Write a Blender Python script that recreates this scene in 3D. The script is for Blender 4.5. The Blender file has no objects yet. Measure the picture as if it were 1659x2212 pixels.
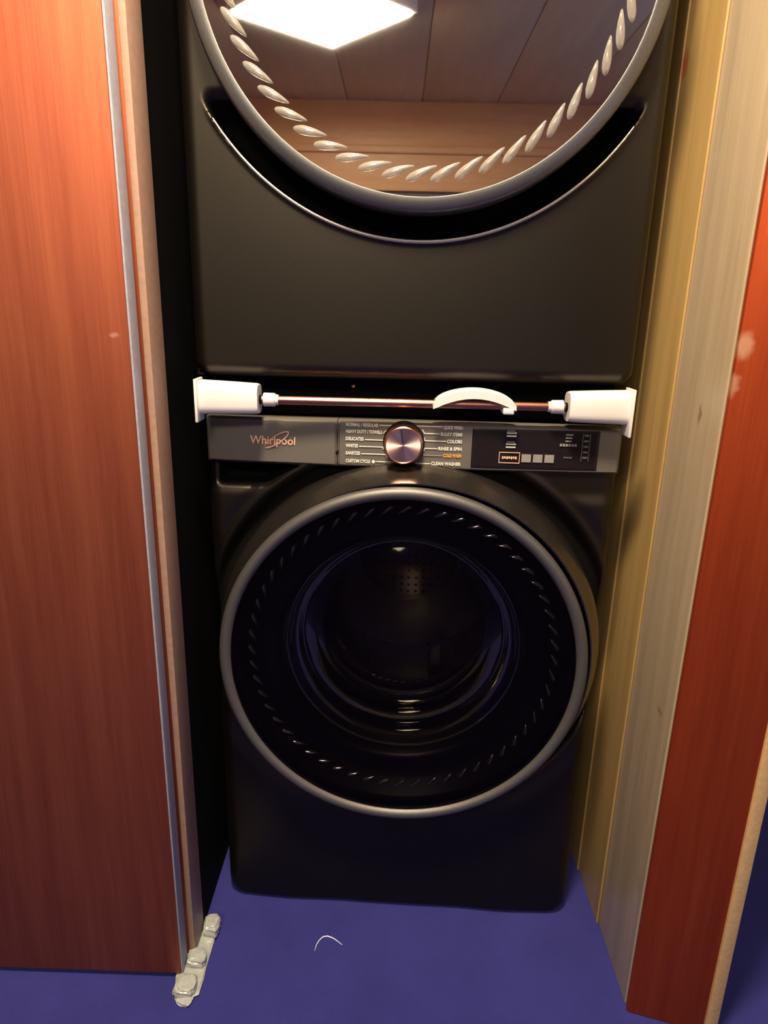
import bpy, bmesh, math, random
from mathutils import Vector, Matrix
PI = math.pi
random.seed(4)
SC = bpy.context.scene
COL = SC.collection

# ------------------------------------------------------------------ camera
W, H = 1659, 2212
CX, CD, CH = -0.02814, 1.10586, 1.16424
YAW, PITCH, ROLL, FPX = 0.012131, 0.292550, 0.0237247, 1474.18
fwd = Vector((-math.sin(YAW)*math.cos(PITCH), math.cos(YAW)*math.cos(PITCH), -math.sin(PITCH)))
rt = Vector((math.cos(YAW), math.sin(YAW), 0)); up = rt.cross(fwd)
r2 = rt*math.cos(ROLL)+up*math.sin(ROLL); u2 = up*math.cos(ROLL)-rt*math.sin(ROLL)
cam = bpy.data.cameras.new('camera'); co = bpy.data.objects.new('camera', cam); COL.objects.link(co)
M = Matrix.Identity(4)
for i in range(3):
    M[i][0] = r2[i]; M[i][1] = u2[i]; M[i][2] = -fwd[i]
M[0][3], M[1][3], M[2][3] = CX, -CD, CH
co.matrix_world = M
cam.sensor_fit = 'VERTICAL'; cam.sensor_height = 24.0; cam.lens = FPX/H*24.0
cam.clip_start = 0.02
SC.camera = co

# ------------------------------------------------------------------ light and exposure
SC.view_settings.view_transform = 'Standard'
try: SC.view_settings.look = 'None'
except Exception: pass
SC.view_settings.gamma = 1.0
SC.view_settings.use_curve_mapping = False
SC.view_settings.exposure = 1.0
world = bpy.data.worlds.new('world'); SC.world = world; world.use_nodes = True
bg = world.node_tree.nodes['Background']
bg.inputs[0].default_value = (0.5, 0.55, 0.75, 1); bg.inputs[1].default_value = 0.05
LAMP = (-0.40, -2.53, 2.42)          # square ceiling panel
LAMP_ROT = math.radians(47)
LAMP_SIZE = 0.56
LAMP_STRENGTH = 28.0
SPOT = (-0.16, -0.80, 2.45)           # unseen round ceiling lamp, added for the top-down falloff on the doors
SPOT_STRENGTH = 165.0

# ------------------------------------------------------------------ material helpers
def mat(name):
    m = bpy.data.materials.new(name); m.use_nodes = True
    nt = m.node_tree; b = nt.nodes['Principled BSDF']
    return m, nt, b
def N(nt, t, **k):
    n = nt.nodes.new(t)
    for a, v in k.items(): setattr(n, a, v)
    return n
def ramp(nt, fac, stops):
    r = N(nt, 'ShaderNodeValToRGB'); e = r.color_ramp.elements
    while len(e) < len(stops): e.new(0.5)
    for i, (p, c) in enumerate(stops):
        e[i].position = p; e[i].color = (*c, 1)
    nt.links.new(fac, r.inputs[0]); return r.outputs[0]
def bump(nt, b, h, strength, dist):
    n = N(nt, 'ShaderNodeBump'); n.inputs['Strength'].default_value = strength; n.inputs['Distance'].default_value = dist
    nt.links.new(h, n.inputs['Height']); nt.links.new(n.outputs[0], b.inputs['Normal'])
def noise(nt, vec, scale, detail=3, rough=.5):
    n = N(nt, 'ShaderNodeTexNoise'); n.inputs['Scale'].default_value = scale
    n.inputs['Detail'].default_value = detail; n.inputs['Roughness'].default_value = rough
    nt.links.new(vec, n.inputs['Vector']); return n.outputs[0]
def objvec(nt, scale=(1, 1, 1), loc=(0, 0, 0)):
    t = N(nt, 'ShaderNodeTexCoord'); m = N(nt, 'ShaderNodeMapping')
    m.inputs['Scale'].default_value = scale; m.inputs['Location'].default_value = loc
    nt.links.new(t.outputs['Object'], m.inputs['Vector']); return m.outputs[0]
def wood(name, dark, mid, light, rough=.35, metal=0., spec=.5, grain=(14, 14, .9), coat=0., spots=(), bumpy=.06):
    m, nt, b = mat(name)
    v = objvec(nt, grain)
    n1 = noise(nt, v, 2.2, 5, .6)
    v2 = objvec(nt, (grain[0]*6, grain[1]*6, grain[2]*2.5))
    n2 = noise(nt, v2, 3.0, 3, .6)
    mx = N(nt, 'ShaderNodeMix'); mx.data_type = 'FLOAT'; mx.inputs[0].default_value = .35
    nt.links.new(n1, mx.inputs[2]); nt.links.new(n2, mx.inputs[3])
    c = ramp(nt, mx.outputs[0], [(.30, dark), (.5, mid), (.70, light)])
    for (pos, rad, squash, colr, amt) in spots:
        t = N(nt, 'ShaderNodeTexCoord'); mp = N(nt, 'ShaderNodeMapping')
        mp.vector_type = 'TEXTURE'
        mp.inputs['Location'].default_value = pos
        mp.inputs['Scale'].default_value = (rad*squash[0], rad*squash[1], rad*squash[2])
        nz = N(nt, 'ShaderNodeTexNoise'); nz.inputs['Scale'].default_value = 60
        nt.links.new(t.outputs['Object'], nz.inputs['Vector'])
        ad = N(nt, 'ShaderNodeVectorMath', operation='SCALE'); ad.inputs['Scale'].default_value = .014
        nt.links.new(nz.outputs['Color'], ad.inputs[0])
        a2 = N(nt, 'ShaderNodeVectorMath', operation='ADD')
        nt.links.new(t.outputs['Object'], a2.inputs[0]); nt.links.new(ad.outputs[0], a2.inputs[1])
        nt.links.new(a2.outputs[0], mp.inputs['Vector'])
        ln = N(nt, 'ShaderNodeVectorMath', operation='LENGTH'); nt.links.new(mp.outputs[0], ln.inputs[0])
        mr = N(nt, 'ShaderNodeMapRange'); mr.inputs['From Min'].default_value = 1.3; mr.inputs['From Max'].default_value = .6
        mr.inputs['To Max'].default_value = amt
        nt.links.new(ln.outputs['Value'], mr.inputs['Value'])
        mc = N(nt, 'ShaderNodeMix'); mc.data_type = 'RGBA'
        nt.links.new(mr.outputs[0], mc.inputs[0]); nt.links.new(c, mc.inputs[6]); mc.inputs[7].default_value = (*colr, 1)
        c = mc.outputs[2]
    nt.links.new(c, b.inputs['Base Color'])
    b.inputs['Roughness'].default_value = rough; b.inputs['Specular IOR Level'].default_value = spec; b.inputs['Metallic'].default_value = metal
    if coat: b.inputs['Coat Weight'].default_value = coat; b.inputs['Coat Roughness'].default_value = .42
    bump(nt, b, n2, bumpy, .002)
    return m
def plain(name, col, rough=.5, metal=0., spec=.5, bmp=0., bscale=400, coat=0., aniso=0.):
    m, nt, b = mat(name)
    v = objvec(nt); n = noise(nt, v, bscale, 2)
    c = ramp(nt, n, [(.3, tuple(x*.9 for x in col)), (.7, tuple(min(1, x*1.08) for x in col))])
    nt.links.new(c, b.inputs['Base Color'])
    b.inputs['Roughness'].default_value = rough; b.inputs['Metallic'].default_value = metal
    b.inputs['Specular IOR Level'].default_value = spec
    if coat: b.inputs['Coat Weight'].default_value = coat; b.inputs['Coat Roughness'].default_value = .08
    if bmp: bump(nt, b, n, bmp, .001)
    return m
def glass(name, tint, refl, rough=.03, gcol=(1, 1, 1)):
    m = bpy.data.materials.new(name); m.use_nodes = True; nt = m.node_tree
    nt.nodes.remove(nt.nodes['Principled BSDF']); out = nt.nodes['Material Output']
    tr = N(nt, 'ShaderNodeBsdfTransparent'); tr.inputs[0].default_value = (*tint, 1)
    gl = N(nt, 'ShaderNodeBsdfGlossy'); gl.inputs['Roughness'].default_value = rough; gl.inputs[0].default_value = (*gcol, 1)
    fr = N(nt, 'ShaderNodeFresnel'); fr.inputs[0].default_value = 1.5
    ad = N(nt, 'ShaderNodeMath', operation='ADD'); ad.inputs[1].default_value = refl; ad.use_clamp = True
    nt.links.new(fr.outputs[0], ad.inputs[0])
    mx = N(nt, 'ShaderNodeMixShader'); nt.links.new(ad.outputs[0], mx.inputs[0])
    nt.links.new(tr.outputs[0], mx.inputs[1]); nt.links.new(gl.outputs[0], mx.inputs[2])
    nt.links.new(mx.outputs[0], out.inputs[0]); return m
def emis(name, col, s):
    m, nt, b = mat(name)
    b.inputs['Base Color'].default_value = (*col, 1)
    b.inputs['Emission Color'].default_value = (*col, 1); b.inputs['Emission Strength'].default_value = s
    return m

MT = {}
MT['red_door'] = wood('red_door_wood', (.29, .066, .032), (.38, .098, .046), (.46, .135, .062), rough=.55, spec=.6, metal=.84, grain=(20, 4, .9), coat=.10,
    spots=[((-.395, -.18, 1.125), .006, (1.3, 3, .7), (.75, .5, .4), .45)])
MT['casing'] = wood('casing_wood', (.34, .045, .010), (.44, .064, .013), (.52, .090, .020), rough=.55, spec=.6, metal=.82, grain=(20, 4, .9), coat=.1,
    spots=[((.014, -.015, 1.135), .013, (.8, 3, 1.3), (.75, .42, .26), .7), ((.008, -.015, 1.085), .012, (.7, 3, 1.3), (.75, .42, .26), .6)])
MT['pine'] = wood('pine_board', (.29, .22, .135), (.37, .29, .19), (.45, .36, .25), rough=.34, spec=.5, grain=(4, 16, .7), coat=.3,
    spots=[((.405, -.125, 1.035), .008, (3, .6, 1.6), (.16, .09, .04), .75), ((.405, -.148, .568), .008, (3, 1.3, .7), (.18, .1, .05), .6),
           ((.402, -.172, .25), .010, (3, .8, 1.5), (.3, .2, .1), .4)])
MT['gold'] = wood('golden_board', (.30, .19, .06), (.38, .25, .09), (.46, .31, .13), rough=.38, spec=.5, grain=(4, 22, .6), coat=.2,
    spots=[((.40, .10, 1.535), .016, (3, .7, 1.2), (.32, .06, .02), .7)])
MT['olive'] = wood('brown_board', (.14, .085, .03), (.19, .12, .045), (.25, .16, .06), rough=.5, grain=(4, 16, .7))
MT['edge_pale'] = plain('pale_door_edge', (.36, .35, .41), .5, bmp=.15, bscale=120)
MT['edge_tan'] = plain('tan_door_edge', (.34, .21, .15), .55, bmp=.15, bscale=120)
MT['ply'] = plain('plywood_edge', (.72, .47, .21), .6, bmp=.3, bscale=160)
MT['closet'] = plain('dark_closet_paint', (.05, .035, .028), .8)
MT['wall'] = plain('grey_brown_wall', (.13, .105, .09), .7)
MT['ceil'] = wood('ceiling_plank', (.74, .56, .33), (.82, .64, .39), (.90, .71, .45), rough=.5, grain=(12, .8, 12))
MT['soffit'] = wood('upper_wall_wood', (.62, .34, .16), (.70, .40, .19), (.76, .46, .23), rough=.45, grain=(.8, 12, 12))
MT['darkwood'] = wood('dark_red_wood', (.08, .018, .01), (.11, .025, .012), (.15, .035, .02), rough=.5)
MT['body'] = plain('black_steel_paint', (.050, .044, .036), .41, metal=.97, spec=.5, bmp=.06, bscale=900)
MT['panel'] = plain('black_steel_panel', (.19, .172, .145), .50, metal=.5, bmp=.04, bscale=900)
MT['gloss'] = plain('black_glossy_plastic', (.008, .007, .007), .30, spec=.25)
MT['bezel'] = plain('dark_chrome', (.12, .105, .09), .22, metal=.9)
MT['ring'] = plain('satin_grey_metal', (.135, .13, .125), .50, metal=.7)
MT['rim'] = plain('bright_satin_metal', (.17, .17, .17), .42, metal=.8)
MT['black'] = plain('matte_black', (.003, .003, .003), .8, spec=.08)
MT['rubber'] = plain('black_rubber_gasket', (.012, .012, .012), .35)
MT['steel'] = plain('drum_steel', (.35, .33, .30), .30, metal=1.)
def drum_mat():
    m, nt, b = mat('perforated_drum_steel')
    t = N(nt, 'ShaderNodeTexCoord'); v = N(nt, 'ShaderNodeTexVoronoi'); v.inputs['Scale'].default_value = 55
    v.inputs['Randomness'].default_value = .15
    nt.links.new(t.outputs['Object'], v.inputs['Vector'])
    c = ramp(nt, v.outputs['Distance'], [(.16, (.01, .01, .01)), (.24, (.34, .33, .30))])
    nt.links.new(c, b.inputs['Base Color']); b.inputs['Metallic'].default_value = .9; b.inputs['Roughness'].default_value = .28
    return m
MT['drum'] = drum_mat()
MT['bowl'] = glass('clear_bowl_glass', (.60, .58, .56), 0.0, .05, (.85, .9, .78))
MT['rib'] = plain('clear_ribbed_rim', (.52, .50, .45), .15, metal=.3, spec=1.)
_b = bpy.data.materials['clear_ribbed_rim'].node_tree.nodes['Principled BSDF']; _b.inputs['Alpha'].default_value = .5
MT['ribd'] = plain('smoked_ribbed_rim', (.8, .8, .8), .14, metal=.95)
MT['glass_dry'] = glass('reflective_smoked_glass', (.75, .70, .66), .80, .02, (1, .95, .88))
MT['glass_wash'] = glass('dark_smoked_glass', (.46, .43, .42), -.022, .03, (1, .72, .5))
MT['copper'] = plain('copper', (.78, .36, .24), .28, metal=1.)
MT['copper_print'] = plain('copper_lettering', (1.0, .55, .36), .45, metal=.1)
MT['white'] = plain('white_plastic', (.72, .70, .69), .35, bscale=3)
MT['print'] = plain('white_print', (.80, .79, .68), .6)
MT['print_orange'] = plain('orange_print', (.85, .42, .06), .6)
MT['print_grey'] = plain('grey_print', (.26, .24, .22), .6)
MT['print_dim'] = plain('dim_print', (.12, .11, .105), .6)
MT['display'] = plain('display_glass', (.012, .009, .010), .25, spec=.4)
MT['clear'] = plain('milky_clear_plastic', (.36, .39, .37), .14, spec=.8, bmp=.7, bscale=110)
MT['lint'] = plain('white_thread', (.75, .72, .85), .8)
MT['lamp'] = emis('lamp_diffuser', (1.0, .86, .66), LAMP_STRENGTH)
MT['lampframe'] = plain('white_lamp_frame', (.8, .78, .72), .5)

def carpet():
    m, nt, b = mat('blue_carpet')
    v = objvec(nt)
    n1 = noise(nt, v, 6, 3); n2 = noise(nt, v, 700, 2)
    mx = N(nt, 'ShaderNodeMix'); mx.data_type = 'FLOAT'; mx.inputs[0].default_value = .5
    nt.links.new(n1, mx.inputs[2]); nt.links.new(n2, mx.inputs[3])
    c = ramp(nt, mx.outputs[0], [(.35, (.021, .022, .15)), (.65, (.034, .034, .215))])
    nt.links.new(c, b.inputs['Base Color']); b.inputs['Roughness'].default_value = 1
    b.inputs['Specular IOR Level'].default_value = .05
    b.inputs['Sheen Weight'].default_value = .25; b.inputs['Sheen Tint'].default_value = (.5, .5, 1, 1)
    bump(nt, b, n2, .7, .003); return m
MT['carpet'] = carpet()
def brushed():
    m, nt, b = mat('brushed_copper_face')
    t = N(nt, 'ShaderNodeTexCoord')
    b.inputs['Base Color'].default_value = (.95, .66, .58, 1); b.inputs['Metallic'].default_value = 1
    b.inputs['Roughness'].default_value = .42; b.inputs['Anisotropic'].default_value = .85
    tg = N(nt, 'ShaderNodeTangent'); tg.direction_type = 'RADIAL'; tg.axis = 'Y'
    nt.links.new(tg.outputs[0], b.inputs['Tangent']); return m
MT['knob'] = brushed()

# ------------------------------------------------------------------ object helpers
def link(name, bm, m, parent=None, smooth=False, angle=40):
    me = bpy.data.meshes.new(name)
    bmesh.ops.recalc_face_normals(bm, faces=bm.faces)
    bm.to_mesh(me); bm.free()
    me.materials.append(MT[m] if isinstance(m, str) else m)
    if smooth:
        me.polygons.foreach_set('use_smooth', [True]*len(me.polygons))
        try: me.set_sharp_from_angle(angle=math.radians(angle))
        except Exception: pass
    o = bpy.data.objects.new(name, me); COL.objects.link(o)
    if parent: o.parent = parent
    return o
def box(bm, x0, x1, y0, y1, z0, z1, bev=0., seg=2):
    r = bmesh.ops.create_cube(bm, size=1)['verts']
    for v in r:
        v.co = Vector(((x0+x1)/2+v.co.x*(x1-x0), (y0+y1)/2+v.co.y*(y1-y0), (z0+z1)/2+v.co.z*(z1-z0)))
    if bev:
        es = list({e for v in r for e in v.link_edges})
        bmesh.ops.bevel(bm, geom=es, offset=bev, segments=seg, affect='EDGES', profile=.5)
def bx(name, x0, x1, y0, y1, z0, z1, m, parent=None, bev=0.002, seg=2):
    bm = bmesh.new(); box(bm, x0, x1, y0, y1, z0, z1, bev, seg)
    return link(name, bm, m, parent, smooth=bev > 0, angle=50)
def lathe(bm, prof, cx, cz, seg=128, cap0=False):
    """revolve (radius, y) profile about an axis along y through (cx, cz)"""
    rings = []
    for r, y in prof:
        if r < 1e-6: rings.append([bm.verts.new((cx, y, cz))]); continue
        rings.append([bm.verts.new((cx+r*math.cos(2*PI*i/seg), y, cz+r*math.sin(2*PI*i/seg))) for i in range(seg)])
    for a, b in zip(rings[:-1], rings[1:]):
        for i in range(seg):
            j = (i+1) % seg
            if len(a) == 1 and len(b) == 1: continue
            if len(b) == 1: bm.faces.new((a[i], a[j], b[0]))
            elif len(a) == 1: bm.faces.new((a[0], b[j], b[i]))
            else: bm.faces.new((a[i], a[j], b[j], b[i]))
def tube(bm, pts, rad, seg=10, cap=True):
    pts = [Vector(p) for p in pts]; rings = []
    for i, p in enumerate(pts):
        t = (pts[min(i+1, len(pts)-1)]-pts[max(i-1, 0)]).normalized()
        a = t.cross(Vector((0, 0, 1)));
        if a.length < .05: a = t.cross(Vector((0, 1, 0)))
        a.normalize(); b = t.cross(a)
        r = rad[i] if isinstance(rad, (list, tuple)) else rad
        rings.append([bm.verts.new(p+a*r*math.cos(2*PI*k/seg)+b*r*math.sin(2*PI*k/seg)) for k in range(seg)])
    for A, B in zip(rings[:-1], rings[1:]):
        for k in range(seg): bm.faces.new((A[k], A[(k+1) % seg], B[(k+1) % seg], B[k]))
    if cap: bm.faces.new(rings[0]); bm.faces.new(rings[-1])
def tag(o, label=None, cat=None, group=None, kind=None):
    for k, v in (('label', label), ('category', cat), ('group', group), ('kind', kind)):
        if v: o[k] = v
    return o
def empty(name, loc, label, cat, group=None):
    o = bpy.data.objects.new(name, None); o.location = loc; o.empty_display_size = .05; COL.objects.link(o)
    return tag(o, label, cat, group)
def hang(o, root):
    """parent a mesh built in world coordinates under a root that is not at the origin"""
    o.parent = root; o.matrix_parent_inverse = Matrix.Translation(-Vector(root.location)); return o
def paint(o, m, test):
    o.data.materials.append(MT[m])
    for f in o.data.polygons:
        if test(f.center): f.material_index = len(o.data.materials)-1
def sst(a, b, x):
    t = max(0., min(1., (x-a)/(b-a))); return t*t*(3-2*t)
def height_front(x0, x1, z0, z1, nx, nz, f, depth, hole=None, back=True):
    """a front panel as a grid y=f(x,z), with a skirt going back to y=depth"""
    bm = bmesh.new(); g = []
    for j in range(nz+1):
        row = []
        for i in range(nx+1):
            x = x0+(x1-x0)*i/nx; z = z0+(z1-z0)*j/nz
            row.append(bm.verts.new((x, f(x, z), z)))
        g.append(row)
    for j in range(nz):
        for i in range(nx):
            x = x0+(x1-x0)*(i+.5)/nx; z = z0+(z1-z0)*(j+.5)/nz
            if hole and math.hypot(x-hole[0], z-hole[1]) < hole[2]: continue
            bm.faces.new((g[j][i], g[j][i+1], g[j+1][i+1], g[j+1][i]))
    loop = g[0][:] + [g[j][nx] for j in range(1, nz+1)] + [g[nz][i] for i in range(nx-1, -1, -1)] + [g[j][0] for j in range(nz-1, 0, -1)]
    bk = [bm.verts.new((v.co.x, depth, v.co.z)) for v in loop]; n = len(loop)
    for i in range(n): bm.faces.new((loop[i], loop[(i+1) % n], bk[(i+1) % n], bk[i]))
    if back: bm.faces.new(bk)
    for v in [v for v in bm.verts if not v.link_faces]: bm.verts.remove(v)
    return bm
def edge_roll(x, z, x0, x1, z0, z1, r, corner=.0):
    """inside distance to a rounded rectangle -> set-back of the rolled edge"""
    hx, hz = (x1-x0)/2, (z1-z0)/2
    qx = abs(x-(x0+x1)/2)-hx+corner; qz = abs(z-(z0+z1)/2)-hz+corner
    d = -(math.hypot(max(qx, 0), max(qz, 0))+min(max(qx, qz), 0)-corner)
    if d >= r: return 0.
    if d <= 0: return r*1.0
    return r-math.sqrt(max(0, r*r-(r-d)**2))

def text(name, s, x, z, y, size, m, parent, sx=1., align='LEFT', bold=0., shear=0.):
    cu = bpy.data.curves.new(name, 'FONT'); cu.body = s; cu.size = size; cu.extrude = .00025; cu.offset = bold
    cu.align_x = align; cu.shear = shear; cu.resolution_u = 3
    tmp = bpy.data.objects.new(name, cu); COL.objects.link(tmp)
    dg = bpy.context.evaluated_depsgraph_get()
    me = bpy.data.meshes.new_from_object(tmp.evaluated_get(dg)); me.name = name
    bpy.data.objects.remove(tmp); me.materials.clear(); me.materials.append(MT[m])
    for v in me.vertices:
        v.co = Vector((v.co.x*sx, -v.co.z, v.co.y))
    me.transform(Matrix.Translation((x, y, z)))
    o = bpy.data.objects.new(name, me); COL.objects.link(o); hang(o, parent) if parent.location.length else setattr(o, 'parent', parent)
    return o

# ================================================================== SETTING
def struct(o, label=None): o['kind'] = 'structure'; return tag(o, label)
struct(bx('floor', -2.4, 2.6, -4.2, 2.2, -.05, 0, 'carpet', bev=0))
# wood-lined ceiling: a backing with planks
ce = struct(bx('ceiling', -2.4, 2.6, -4.2, 2.2, 2.50, 2.54, 'ceil', bev=0))
for i in range(10):
    bx('plank', -2.4+i*.5+.003, -2.4+(i+1)*.5-.003, -4.2, 2.2, 2.48, 2.50, 'ceil', ce, bev=.003)
# opposite wall: wood upper band over grey-brown lower wall
wf = struct(bx('wall_front', -2.4, 2.6, -4.3, -4.2, 0, 2.54, 'wall', bev=0))
bx('upper_panel', -2.4, 2.6, -4.2, -4.165, 1.93, 2.48, 'soffit', wf, bev=.004)
bx('rail', -2.4, 2.6, -4.165, -4.14, 2.16, 2.21, 'soffit', wf, bev=.006)
struct(bx('wall_left', -2.5, -2.4, -4.2, 2.2, 0, 2.54, 'wall', bev=0))
wr = struct(bx('wall_right', 2.6, 2.7, -4.2, 2.2, 0, 2.54, 'wall', bev=0))
struct(bx('wall_back', -2.4, .40, .80, .86, 0, 2.50, 'closet', bev=0), )
struct(bx('wall_beyond', .54, 2.6, .37, .43, 0, 2.50, 'darkwood', bev=0))
# unseen window on the right wall, added for cool fill light
win = struct(bx('fill_window_1', 2.585, 2.60, -2.9, -1.7, 1.0, 2.1, 'lampframe', bev=.003))
bx('pane', 2.578, 2.584, -2.84, -2.33, 1.06, 2.04, emis('added_window_fill', (.42, .52, 1.0), 2.2), win, bev=0)
bx('pane', 2.578, 2.584, -2.27, -1.76, 1.06, 2.04, bpy.data.materials['added_window_fill'], win, bev=0)
# closet: left end wall, header, partition with boards
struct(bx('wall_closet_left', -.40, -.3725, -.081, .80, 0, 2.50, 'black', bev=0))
struct(bx('wall_beside_closet', -2.4, -1.24, -.20, -.07, 0, 2.50, 'wall', bev=0))
struct(bx('trim_1', -1.24, .404, -.20, -.06, 2.10, 2.50, 'casing', bev=.003), 'red wood header above the closet opening')
pw = struct(bx('wall_partition', .409, .513, -.195, .80, 0, 2.50, 'closet', bev=0))
bx('board', .404, .409, -.198, .80, .0, 2.50, 'pine', pw, bev=.0025, seg=3)['label'] = 'pale tan board at the front of the jamb'
bx('board', .3995, .404, -.035, .80, .0, 2.50, 'gold', pw, bev=.002, seg=3)['label'] = 'golden board behind the pale one'
bx('board', .395, .3995, .098, .80, .0, 2.50, 'gold', pw, bev=.002, seg=3)['label'] = 'innermost golden brown board beside the machines'
tc = struct(bx('trim_2', .0, .122, -.015, .0, 0, 2.50, 'casing', bev=.0025, seg=3), 'red-brown wood casing on the right jamb, worn pale at its left edge')
tc.location = (.4065, -.198, 0); tc.rotation_euler = (0, 0, math.radians(-15))
struct(bx('trim_3', .5215, .541, -.248, .37, 0, 2.50, 'ply', bev=.001), 'pale speckled plywood edge right of the red casing')

# sliding doors
d1 = struct(bx('door_1', -1.22, -.3830, -.180, -.150, .012, 2.12, 'red_door', bev=.0012), 'front red mahogany sliding door with a pale edge')
bx('edge_strip', -.3830, -.3800, -.1795, -.1505, .012, 2.10, 'edge_pale', d1, bev=.0008)['label'] = 'pale lilac-white edge strip'
d2 = struct(bx('door_2', -1.20, -.3790, -.1385, -.084, .012, 2.12, 'red_door', bev=.0012), 'rear sliding door, only its tan edge in view')
bx('edge_strip', -.3790, -.3690, -.1400, -.0820, .012, 2.10, 'edge_tan', d2, bev=.0008)['label'] = 'tan-brown edge strip'

# floor guide that keeps the two doors apart
def blob(bm, x0, x1, y0, y1, z0, z1, seed):
    rnd = random.Random(seed); n0 = len(bm.verts)
    r = bmesh.ops.create_icosphere(bm, subdivisions=4, radius=1)['verts']
    ph = [rnd.uniform(0, 6) for _ in range(6)]
    for v in r:
        c = v.co.copy()
        q = Vector([math.copysign(abs(t)**.55, t) for t in c])
        k = 1+.07*math.sin(5*c.x+ph[0])*math.sin(6*c.y+ph[1])+.05*math.sin(11*c.z+ph[2]+4*c.x)+.03*math.sin(17*c.y+ph[3])
        v.co = Vector(((x0+x1)/2+q.x*k*(x1-x0)/2, (y0+y1)/2+q.y*k*(y1-y0)/2, max(z0, (z0+z1)/2+q.z*k*(z1-z0)/2)))
g = empty('floor_guide', (-.365, -.14, 0), 'milky plastic guide on the blue carpet at the foot of the sliding doors', 'floor guide')
bm = bmesh.new(); blob(bm, -.392, -.343, -.225, -.058, .0, .009, 5)
hang(link('base_plate', bm, 'clear', g, True), g)
for i, (a, b, c, d, h, sd) in enumerate([(-.386, -.350, -.222, -.184, .022, 1), (-.3785, -.346, -.168, -.137, .026, 2), (-.3660, -.338, -.104, -.066, .030, 3)]):
    bm = bmesh.new(); blob(bm, a, b, c, d, .002, h, sd); hang(link('tab', bm, 'clear', g, True), g)

# ================================================================== WASHER
WC = (.0, .583)      # door centre
wash = empty('washing_machine', (0, .3, 0), 'black front-load washing machine standing on the blue carpet beneath the dryer', 'washing machine')
def part(name, bm, m, root, smooth=True, angle=40, sub=None):
    o = link(name, bm, m, None, smooth, angle)
    if sub: o.parent = sub; o.matrix_parent_inverse = Matrix.Translation(-Vector(root.location)) @ Matrix.Identity(4) if False else sub.matrix_parent_inverse.copy() if False else Matrix.Identity(4)
    else: hang(o, root)
    return o
def bow(x): return -.012*(1-(x/.343)**2)
def wf_(x, z):
    y = bow(x)+edge_roll(x, z, -.343, .343, -.006, .985, .026, .04)
    r = math.hypot(x-WC[0]-.006, z-WC[1]-.008)
    y += .016*sst(.362, .345, r)                                   # well round the door
    up_ = sst(.60, .75, z)
    y -= .0045*math.exp(-((r-.366)/.0065)**2)*up_                  # raised lip
    # hand recess under the drawer
    m = sst(-.327, -.312, x)*sst(.868, .878, z)*(1-sst(.906, .910, z))*sst(.366, .386, r)*(1-sst(-.13, -.115, x))
    y += .045*m
    # soft shelf either side of the door
    m2 = sst(.880, .853, z)*sst(.10, .24, abs(x))*sst(.36, .40, r)
    y -= .007*m2
    return y
o = part('front_panel', height_front(-.343, .343, .006, .985, 230, 326, wf_, .05, hole=(0, .583, .285), back=False), 'body', wash, angle=60)
paint(o, 'black', lambda c: c.y < .049 and (math.hypot(c.x-WC[0]-.006, c.z-WC[1]-.008) < .355 or wf_(c.x, c.z)-bow(c.x) > .012 and -.33 < c.x < -.11 and .85 < c.z < .911))  # shade of the door well and hand recess painted on in black
bm = bmesh.new(); box(bm, -.340, .340, .05, .70, .008, .982)
bmesh.ops.delete(bm, geom=[f for f in bm.faces if f.calc_center_median().y < .051], context='FACES'); part('body', bm, 'body', wash)
bpy.data.objects['body'].data.name = 'washer_body'
for sx in (-.29, .29):
    for sy in (.08, .64):
        bm = bmesh.new(); bmesh.ops.create_cone(bm, cap_ends=True, segments=20, radius1=.022, radius2=.022, depth=.016, matrix=Matrix.Translation((sx, sy, .008)))
        part('foot', bm, 'black', wash)
# the body is solid behind the front panel; a bucket-shaped drum sits in front of it
def slab(x0, x1, z0, z1, y, roll=.004, cr=.004, thick=.03, n=(60, 24)):
    return height_front(x0, x1, z0, z1, n[0], n[1], lambda x, z: y+bow(x)+edge_roll(x, z, x0, x1, z0, z1, roll, cr), y+thick)
dr = part('drawer_front', slab(-.338, -.1205, .9115, .986, -.006), 'panel', wash)
cp = part('control_panel', slab(-.1195, .338, .9115, .986, -.006, n=(110, 24)), 'panel', wash)
cp['label'] = 'dark control fascia with white printed cycle list'
ds = part('display', slab(.098, .302, .916, .981, -.0072, .001, .001, .012), 'display', wash)
PY = lambda x: bow(x)-.0072
# printed words
rows_l = [('NORMAL / REGULAR', .9800, .0525), ('HEAVY DUTY / TOWELS', .9690, .0590), ('DELICATES', .9570, .0290), ('WHITES', .9455, .0200), ('SANITIZE', .9333, .0235), ('CUSTOM CYCLE', .9204, .0400)]
rows_r = [('QUICK WASH', .9800, .0300, 'print'), ('BULKY ITEMS', .9690, .0345, 'print'), ('COLORS', .9575, .0240, 'print'), ('RINSE & SPIN', .9455, .0375, 'print'), ('COLD WASH', .9343, .0290, 'print_orange'), ('CLEAN WASHER', .9207, .0480, 'print')]
def fit_text(s, x, z, w, m, right=False, h=.0052):
    o = text('lettering', s, 0, 0, 0, h/.70, m, wash, bold=.0002)
    xs = [v.co.x for v in o.data.vertices]; k = w/(max(xs)-min(xs)); x0 = x-w if right else x
    mn = min(xs)
    for v in o.data.vertices:
        v.co.x = x0+(v.co.x-mn)*k; v.co.z += z; v.co.y += PY(v.co.x)
    return o
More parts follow.
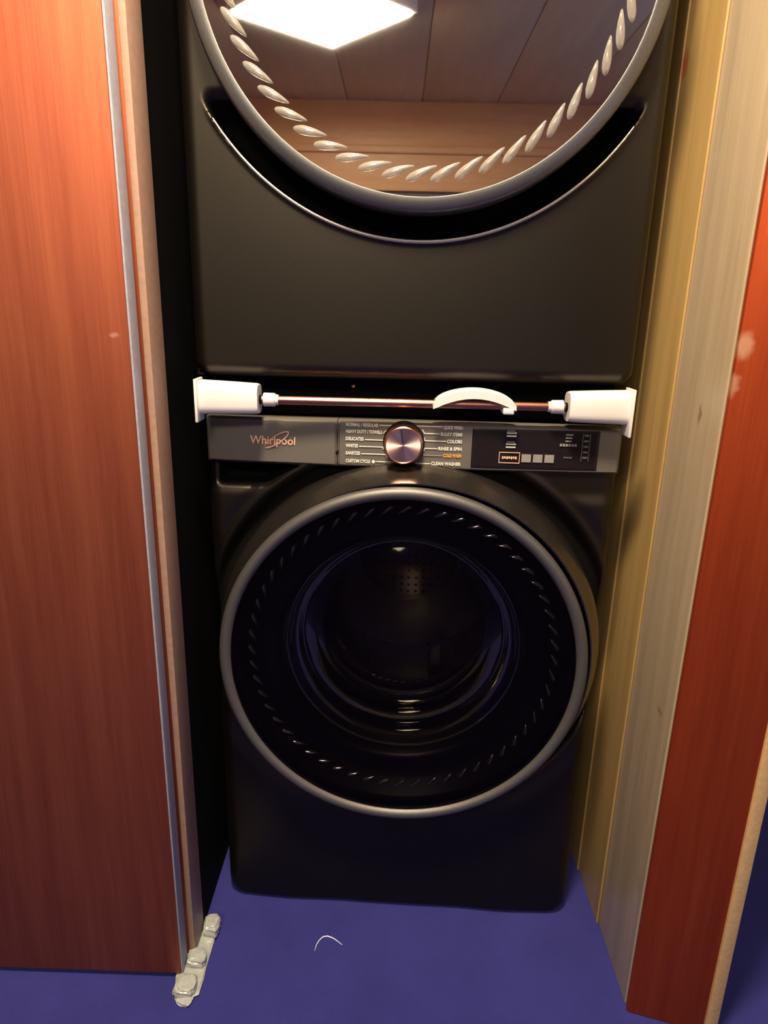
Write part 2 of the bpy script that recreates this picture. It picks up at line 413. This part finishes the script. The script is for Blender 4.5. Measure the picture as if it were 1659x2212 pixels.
def line(pts, w, m, name='printed_line'):
    bm = bmesh.new()
    for (a, b) in zip(pts[:-1], pts[1:]):
        a = Vector((a[0], 0, a[1])); b = Vector((b[0], 0, b[1])); t = (b-a).normalized(); n = Vector((-t.z, 0, t.x))*w/2
        q = [a-n-t*w/3, a+n-t*w/3, b+n+t*w/3, b-n+t*w/3]
        for v in q: v.y = PY(v.x)-.0003
        f = [bm.verts.new(v) for v in q]; k = [bm.verts.new(v+Vector((0, .0004, 0))) for v in q]
        bm.faces.new(f); bm.faces.new(k[::-1])
        for i in range(4): bm.faces.new((f[i], k[i], k[(i+1) % 4], f[(i+1) % 4]))
    return part(name, bm, m, wash, smooth=False)
XL, XR = -.1055, .0855
for i, (s, z, w) in enumerate(rows_l):
    fit_text(s, XL, z-.0026+.0012, w, 'print')
KX, KZ, KR = -.0115, .9552, .0298
lead_l = [[(-.030, .9815), (-.0215, .9865-.002)], [(-.0445, .9693), (-.0405, .9735)], [(-.0435, .9573), (-.0437, .9625)], [(-.0437, .9460), (-.0447, .9428)], [(-.0405, .9340), (-.0375, .9285)], [(-.027, .9218)]]
for (s, z, w), e in zip(rows_l, lead_l):
    zz = e[0][1]; line([(XL+w+.0025+(.008 if s[0] == 'C' else 0), zz)]+e, .0014, 'print')
bm = bmesh.new(); bmesh.ops.create_circle(bm, cap_ends=True, segments=4, radius=.0034, matrix=Matrix.Translation((XL+.0455, PY(-.06)-.0004, .9215)) @ Matrix.Rotation(PI/2, 4, 'X'))
part('printed_diamond', bm, 'print', wash, smooth=False)
for s, z, w, m in rows_r:
    fit_text(s, XR-.0035, z-.0026+.0012, w, m, right=True)
lead_r = [[(-.002, .9846), (.005, .9822)], [(.0178, .9765), (.0215, .9705)], [(.0215, .9630), (.0222, .9588)], [(.0215, .9425), (.0222, .9462)], [(.0215, .9350)], [(.009, .9212)]]
for (s, z, w, m), e in zip(rows_r, lead_r):
    line(e+[(XR-.0035-w-.002, e[-1][1])], .0014, 'print_grey' if m == 'print_orange' else 'print')
# knob
bm = bmesh.new(); lathe(bm, [(.0335, -.012), (.0335, -.022), (.0315, -.024)], KX, KZ, 64); part('knob_collar', bm, 'gloss', wash)
bm = bmesh.new(); lathe(bm, [(.0305, -.018), (.0305, -.045), (.0298, -.0475), (.0280, -.0487), (.0272, -.0480)], KX, KZ, 96)
kn = part('knob', bm, 'copper', wash); kn['label'] = 'round copper program knob'
bm = bmesh.new(); lathe(bm, [(.0273, -.0480), (.02, -.0478), (.01, -.0476), (.002, -.0475), (0, -.0475)], 0, 0, 96)
kf = part('knob_face', bm, 'knob', wash, angle=80)
kf.parent = kn; kf.matrix_parent_inverse = Matrix.Identity(4); kf.location = (KX, 0, KZ)
kf['label'] = 'brushed copper knob face'
bm = bmesh.new(); box(bm, -.0004, .0004, -.0486, -.0478, .003, .025)
for v in bm.verts: v.co.x -= v.co.z*.17
kl = part('pointer_line', bm, 'black', wash); kl.parent = kn; kl.matrix_parent_inverse = Matrix.Identity(4); kl.location = (KX, 0, KZ)
# display marks (too blurred in the photograph to read)
def mark(x0, x1, z0, z1, m, name='display_mark'):
    xm = (x0+x1)/2; bm = bmesh.new(); box(bm, x0, x1, PY(xm)-.0016, PY(xm)-.0008, z0, z1); return part(name, bm, m, wash, smooth=False)
for z in (.9755, .9705, .9575, .9525): mark(.1525, .1680, z-.0011, z+.0011, 'print')
for z in (.978, .9600): mark(.1530, .1660, z-.0022, z+.0022, 'print_dim')
for (a, b, c, d) in [(.1425, .1760, .9432, .9442), (.1425, .1760, .9262, .9272), (.1425, .1434, .9262, .9442), (.1751, .1760, .9262, .9442)]: mark(a, b, c, d, 'copper_print', 'display_frame')
for i in range(7): mark(.1475+i*.0035, .1500+i*.0035, .9330+(.0008 if i % 2 else 0), .9372, 'copper_print')
for x in (.1790, .1975, .2160): mark(x, x+.0150, .9285, .9415, 'print_grey', 'touch_key')
for i in range(3): mark(.2470, .2585-.001*i, .9735-i*.0052, .9760-i*.0052, 'print_grey')
for i in range(6): mark(.2385+i*.0047, .2420+i*.0047, .9560, .9600, 'print_grey')
for i in range(3): mark(.2465+i*.0047, .2500+i*.0047, .9365, .9388, 'print_dim')
mark(.2740, .2750, .932, .977, 'print_dim'); mark(.2855, .2865, .932, .977, 'print_dim')
for i in range(5): mark(.2765, .2840, .9725-i*.009, .9755-i*.009, 'print_dim')
# logo
lg = text('brand_lettering', 'Whirlpool', 0, 0, 0, .0205, 'copper_print', wash, bold=.0002)
xs = [v.co.x for v in lg.data.vertices]; mn, k = min(xs), .0755/(max(xs)-min(xs))
for v in lg.data.vertices:
    x = -.2645+(v.co.x-mn)*k; v.co = Vector((x+v.co.z*.05, v.co.y+PY(x), .9440+v.co.z*.92))
bm = bmesh.new(); pts = []
for i in range(61):
    a = math.radians(165-i*5.6)
    ex, ez = .0235*math.cos(a), .0062*math.sin(a); th = math.radians(33)
    x = -.2195+ex*math.cos(th)-ez*math.sin(th); z = .9515+ex*math.sin(th)+ez*math.cos(th)
    pts.append((x, PY(x)-.0006, z))
tube(bm, pts, [.0002+.0009*math.sin(PI*i/60)**.7 for i in range(61)], 6)
part('brand_swoosh', bm, 'copper_print', wash)
# door of the washer
def door_profile(R0, R1, y0, y1, w, n=10):
    return [(R0, y0)]
bm = bmesh.new()
wx, wz = WC[0]+.005, WC[1]+.004
lathe(bm, [(.300, .02), (.331, .02), (.334, .010), (.334, -.018), (.331, -.028), (.324, -.040), (.316, -.055), (.3115, -.064), (.309, -.064)], wx, wz, 160)
db = part('door_bezel', bm, 'bezel', wash, angle=50); db['label'] = 'dark bronze door surround'
rx, rz = WC[0]-.003, WC[1]-.004
bm = bmesh.new(); lathe(bm, [(.2935+.0098+.0105*math.cos(t), -.0640+.0115*math.sin(t)) for t in [PI*.15-k*(PI*1.3)/14 for k in range(15)]], rx, rz, 160)
part('door_ring', bm, 'ring', wash, angle=60)['label'] = 'satin grey ring round the glass'
bm = bmesh.new(); lathe(bm, [(.296, -.068), (.285, -.0685), (.25, -.067), (.21, -.064), (.17, -.062), (.10, -.060), (.05, -.0595), (0, -.0595)], rx, rz, 128)
part('door_glass', bm, 'glass_wash', wash, angle=80)
bm = bmesh.new(); lathe(bm, [(.300, -.045), (.292, -.050), (.284, -.046), (.262, -.026), (.240, -.018), (.226, -.020), (.214, -.012), (.209, .0)], rx, rz+.002, 128)
part('inner_rim', bm, 'gloss', wash, angle=60)
bp = [(.216, -.014), (.2085, -.004), (.206, .020), (.2015, .040), (.1935, .056), (.190, .058), (.187, .055), (.184, .058)]
bp += [(.184*math.cos(t), .058-.046*(1-math.cos(t)**2)) for t in [PI/2*k/14 for k in range(1, 15)]]; bp[-1] = (0, .012)
bm = bmesh.new(); lathe(bm, bp, rx, rz-.004, 96)
part('glass_bowl', bm, 'bowl', wash, angle=60)
bm = bmesh.new(); lathe(bm, [(.300, .021), (.262, .030), (.240, .045), (.236, .040), (.236, .125), (.245, .13)], WC[0], WC[1], 96)
part('gasket', bm, 'rubber', wash, angle=50)
bm = bmesh.new(); lathe(bm, [(.240, .13), (.247, .135), (.25, .15), (.25, .44), (.24, .46), (.12, .47), (.10, .455), (0, .455)], WC[0], WC[1], 72)
drm = part('drum', bm, 'drum', wash, angle=40)
for i in range(3):
    bm = bmesh.new(); a = math.radians(-70+120*i); n = 8
    rr = []
    for j in range(n+1):
        y = .17+.25*j/n; h = .045*math.sin(PI*(j+.3)/(n+.6))**.4
        rr.append([bm.verts.new((rad*math.cos(a+da), y, rad*math.sin(a+da))) for rad, da in ((.249, -.13), (.249-h, -.05), (.249-h, .05), (.249, .13))])
    for A, B in zip(rr[:-1], rr[1:]):
        for k in range(3): bm.faces.new((A[k], A[k+1], B[k+1], B[k]))
    for v in bm.verts: v.co += Vector((WC[0], 0, WC[1]))
    part('drum_paddle', bm, 'steel', wash)

def ribs(n, R, y, cz, cx, L, wd, m, root, spiral, tilt=.0):
    """ring of small slanted ribs sharing one mesh"""
    bm = bmesh.new(); bmesh.ops.create_uvsphere(bm, u_segments=10, v_segments=8, radius=1)
    for v in bm.verts: v.co = Vector((v.co.x*L, v.co.y*wd*1.0, v.co.z*wd*(1-.45*v.co.x)))
    me = bpy.data.meshes.new('rib'); bm.to_mesh(me); bm.free(); me.materials.append(MT[m])
    me.polygons.foreach_set('use_smooth', [True]*len(me.polygons))
    for i in range(n):
        a = 2*PI*i/n
        o = bpy.data.objects.new('rib', me); COL.objects.link(o)
        ang = a+PI/2+spiral                          # tangent turned inwards
        o.rotation_euler = (0, -ang, 0)
        o.location = (cx+R*math.cos(a), y, cz+R*math.sin(a))
        hang(o, root)
ribs(56, .268, -.030, rz, rx, .019, .0045, 'ribd', wash, math.radians(35))

wash.rotation_euler = (0, 0, math.radians(-2)); wash.location = (.0105, .3, 0)

# ================================================================== DRYER
DC = (.0, 1.615); DZ0, DZ1 = 1.053, 2.02; DY = -.022
dryer = empty('tumble_dryer', (0, .3, 1.05), 'black tumble dryer with a round mirror-like door, stacked above the washing machine', 'dryer')
def df_(x, z):
    y = DY+bow(x)*.35+edge_roll(x, z, -.345, .345, DZ0, DZ1, .022, .024)
    r = math.hypot(x-DC[0], z-DC[1])
    gate = 1-sst(1.405, 1.455, z)
    gate2 = 1-sst(.295, .315, abs(x))
    w = sst(.3585, .3545, r)*gate
    y += .036*w*max(gate2, 1-sst(.33, .345, r))
    y -= .0025*math.exp(-((r-.3605)/.0028)**2)*gate*gate2
    return y
o = part('front_panel', height_front(-.345, .345, DZ0, DZ1, 300, 400, df_, .04, hole=(0, DC[1], .288), back=False), 'body', dryer, angle=60)
paint(o, 'black', lambda c: c.y < .039 and c.z < 1.45 and math.hypot(c.x-DC[0], c.z-DC[1]) < .3565 and df_(c.x, c.z)-DY-bow(c.x)*.35 > .008 and abs(c.x) < .31)  # black faces put the recess shade under the door into the colour
bm = bmesh.new(); pts = []
for i in range(81):
    a = math.radians(-146+i*112/80); xx, zz = DC[0]+.3588*math.cos(a), DC[1]+.3588*math.sin(a)
    pts.append((xx, DY+bow(xx)*.35-.0012, zz))
tube(bm, pts, [.0010+.0018*math.sin(PI*i/80)**.5 for i in range(81)], 8); part('recess_trim', bm, plain('bright_trim_metal', (.55, .53, .48), .40, metal=.7), dryer)['label'] = 'thin bright lip under the door recess'
bm = bmesh.new(); box(bm, -.343, .343, .04, .70, DZ0+.002, DZ1, .004); part('body', bm, 'body', dryer)
bm = bmesh.new(); lathe(bm, [(.300, .005), (.3215, .003), (.3235, -.02), (.3235, -.045), (.3230, -.054), (.3218, -.0575), (.3198, -.0600), (.3040, -.0645), (.3028, -.0640), (.3025, -.060)], DC[0], DC[1], 192)
part('door_ring', bm, 'rim', dryer, angle=50)['label'] = 'silvery rim round the dryer glass'
bm = bmesh.new(); lathe(bm, [(.305, -.0620), (.25, -.0620), (.15, -.0620), (.05, -.0620), (0, -.0620)], DC[0], DC[1], 128)
part('door_glass', bm, 'glass_dry', dryer, angle=80)['label'] = 'smoked glass mirroring the wood room'
bm = bmesh.new(); lathe(bm, [(.302, -.050), (.290, -.046), (.262, -.030), (.250, -.022), (.245, -.005)], DC[0], DC[1], 128)
part('inner_rim', bm, 'gloss', dryer, angle=60)
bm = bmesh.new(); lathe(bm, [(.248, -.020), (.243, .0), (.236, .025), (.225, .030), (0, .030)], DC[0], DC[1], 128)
part('inner_window', bm, plain('reflection_brown_window', (.16, .10, .06), .22), dryer, angle=40)  # brown stands in for the room's reflection; the pane itself is dark
ribs(52, .272, -.0595, DC[1], DC[0], .027, .0062, 'rib', dryer, math.radians(24))

# stacking tray between the machines
tray = empty('stacking_tray', (0, .4, .985), 'black stacking tray shadowed between washer and dryer', 'stacking tray')
bm = bmesh.new(); box(bm, -.335, .335, .040, .69, .987, 1.051, .003); hang(link('tray_body', bm, 'black', None, True), tray)
bm = bmesh.new(); bmesh.ops.create_uvsphere(bm, u_segments=14, v_segments=10, radius=.004, matrix=Matrix.Translation((-.098, .038, 1.037)))
hang(link('screw', bm, 'copper', None, True), tray)['label'] = 'small brass screw'

# ================================================================== ROD WITH WHITE ENDS
rod = empty('tension_rod', (0, -.03, 1.02), 'copper rod with white plastic ends wedged between washer and dryer', 'rod')
def rp(name, bm, m, smooth=True, angle=45): return hang(link(name, bm, m, None, smooth, angle), rod)
RZ = 1.0215
for s in (-1, 1):
    bm = bmesh.new(); box(bm, min(s*.3300, s*.3345), max(s*.3300, s*.3345), -.064, -.026, .9865 if s < 0 else .9800, 1.0525, .001)
    rp('end_plate', bm, 'white')
    # tapered half-round end block
    bm = bmesh.new(); rings = []
    for (x, ry, z0, z1) in [(.330, .024, .9965, 1.0485), (.300, .023, .9970, 1.0475), (.245, .0215, .9985, 1.0450), (.240, .0195, .9995, 1.0435)]:
        rg = []
        for k in range(28):
            a = 2*PI*k/28; c, d = math.cos(a), math.sin(a)
            yy = math.copysign(abs(c)**.55, c)*ry; zz = math.copysign(abs(d)**.55, d)
            rg.append(bm.verts.new((s*x, -.034+yy, (z0+z1)/2+zz*(z1-z0)/2)))
        rings.append(rg)
    for A, B in zip(rings[:-1], rings[1:]):
        for k in range(28): bm.faces.new((A[k], A[(k+1) % 28], B[(k+1) % 28], B[k]))
    bm.faces.new(rings[0]); bm.faces.new(rings[-1])
    rp('end_block', bm, 'white')
    bm = bmesh.new(); tube(bm, [(s*.240, -.034, RZ-.001), (s*.236, -.034, RZ-.001)], .007, 24); rp('stem', bm, 'black')
    bm = bmesh.new(); tube(bm, [(s*.2335, -.034, RZ-.001), (s*.2330, -.034, RZ-.001), (s*.2160, -.034, RZ-.001), (s*.2150, -.034, RZ-.001), (s*.2100, -.034, RZ-.001)], [.0095, .0108, .0104, .0085, .0078], 28); rp('collar', bm, 'white')
bm = bmesh.new(); tube(bm, [(-.236, -.034, RZ-.001), (.236, -.034, RZ-.001)], .0066, 28); rp('bar', bm, 'copper')
# white arched handle on the bar
bm = bmesh.new(); n = 24; sec = []
for i in range(n+1):
    t = i/n; x = .034+.122*t; a = PI*t
    zo = 1.0235+.0225*math.sin(a)**.5; zi = 1.0130+.0170*math.sin(a)**.8
    ro = .0165
    sec.append([bm.verts.new((x+(-.003 if i == 0 else .003 if i == n else 0), -.034+dy, zz)) for dy, zz in ((-ro, zi+.0015), (-ro, zo-.002), (-ro+.003, zo), (ro-.003, zo), (ro, zo-.002), (ro, zi))])
for A, B in zip(sec[:-1], sec[1:]):
    for k in range(6): bm.faces.new((A[k], A[(k+1) % 6], B[(k+1) % 6], B[k]))
bm.faces.new(sec[0]); bm.faces.new(sec[-1])
rp('handle', bm, 'white', angle=55)['label'] = 'white arched handle'
bm = bmesh.new(); box(bm, .139, .1560, -.051, -.018, 1.0085, 1.0190, .002); rp('handle_foot', bm, 'white')

rod.location.y -= .002

# ================================================================== LINT THREAD
bm = bmesh.new()
P = [(-.151, -.117), (-.149, -.104), (-.145, -.094), (-.138, -.087), (-.130, -.085), (-.122, -.087), (-.113, -.093), (-.105, -.099), (-.099, -.103)]
pts = []
for i in range(len(P)-1):
    for k in range(5):
        t = k/5; pts.append((P[i][0]*(1-t)+P[i+1][0]*t, P[i][1]*(1-t)+P[i+1][1]*t, .0012+.0006*math.sin(i*2.1+k)))
tube(bm, pts, [.0004+.0007*math.sin(PI*i/(len(pts)-1)) for i in range(len(pts))], 6)
tag(link('lint_thread', bm, 'lint', None, True), 'curl of white lint lying on the blue carpet before the washer', 'lint')

# ================================================================== CEILING LIGHT AND ADDED LAMP
cl = empty('ceiling_light', LAMP, 'square white ceiling light mirrored in the dryer glass', 'light')
cl.rotation_euler = (0, 0, LAMP_ROT); s = LAMP_SIZE/2
bm = bmesh.new()
for (a, b, c, d) in [(-s-.02, s+.02, -s-.02, -s), (-s-.02, s+.02, s, s+.02), (-s-.02, -s, -s, s), (s, s+.02, -s, s)]:
    box(bm, a, b, c, d, -.02, .055)
link('frame', bm, 'lampframe', cl)
bm = bmesh.new(); box(bm, -s, s, -s, s, -.030, .030); link('diffuser', bm, 'lamp', cl)
dl = empty('added_downlight', SPOT, 'added fill lamp, round and flush, close in front of the sliding doors', 'light')
bm = bmesh.new(); lathe(bm, [(.180, 0), (.180, .008), (.160, .008), (.158, .0)], 0, 0, 40)
for v in bm.verts: v.co = Vector((v.co.x, v.co.z, .028-v.co.y))
link('trim_ring', bm, 'lampframe', dl, True)
bm = bmesh.new(); bmesh.ops.create_cone(bm, cap_ends=True, segments=40, radius1=.158, radius2=.158, depth=.006, matrix=Matrix.Translation((0, 0, .025)))
link('lens', bm, emis('added_downlight_lens', (1.0, .80, .56), SPOT_STRENGTH), dl)
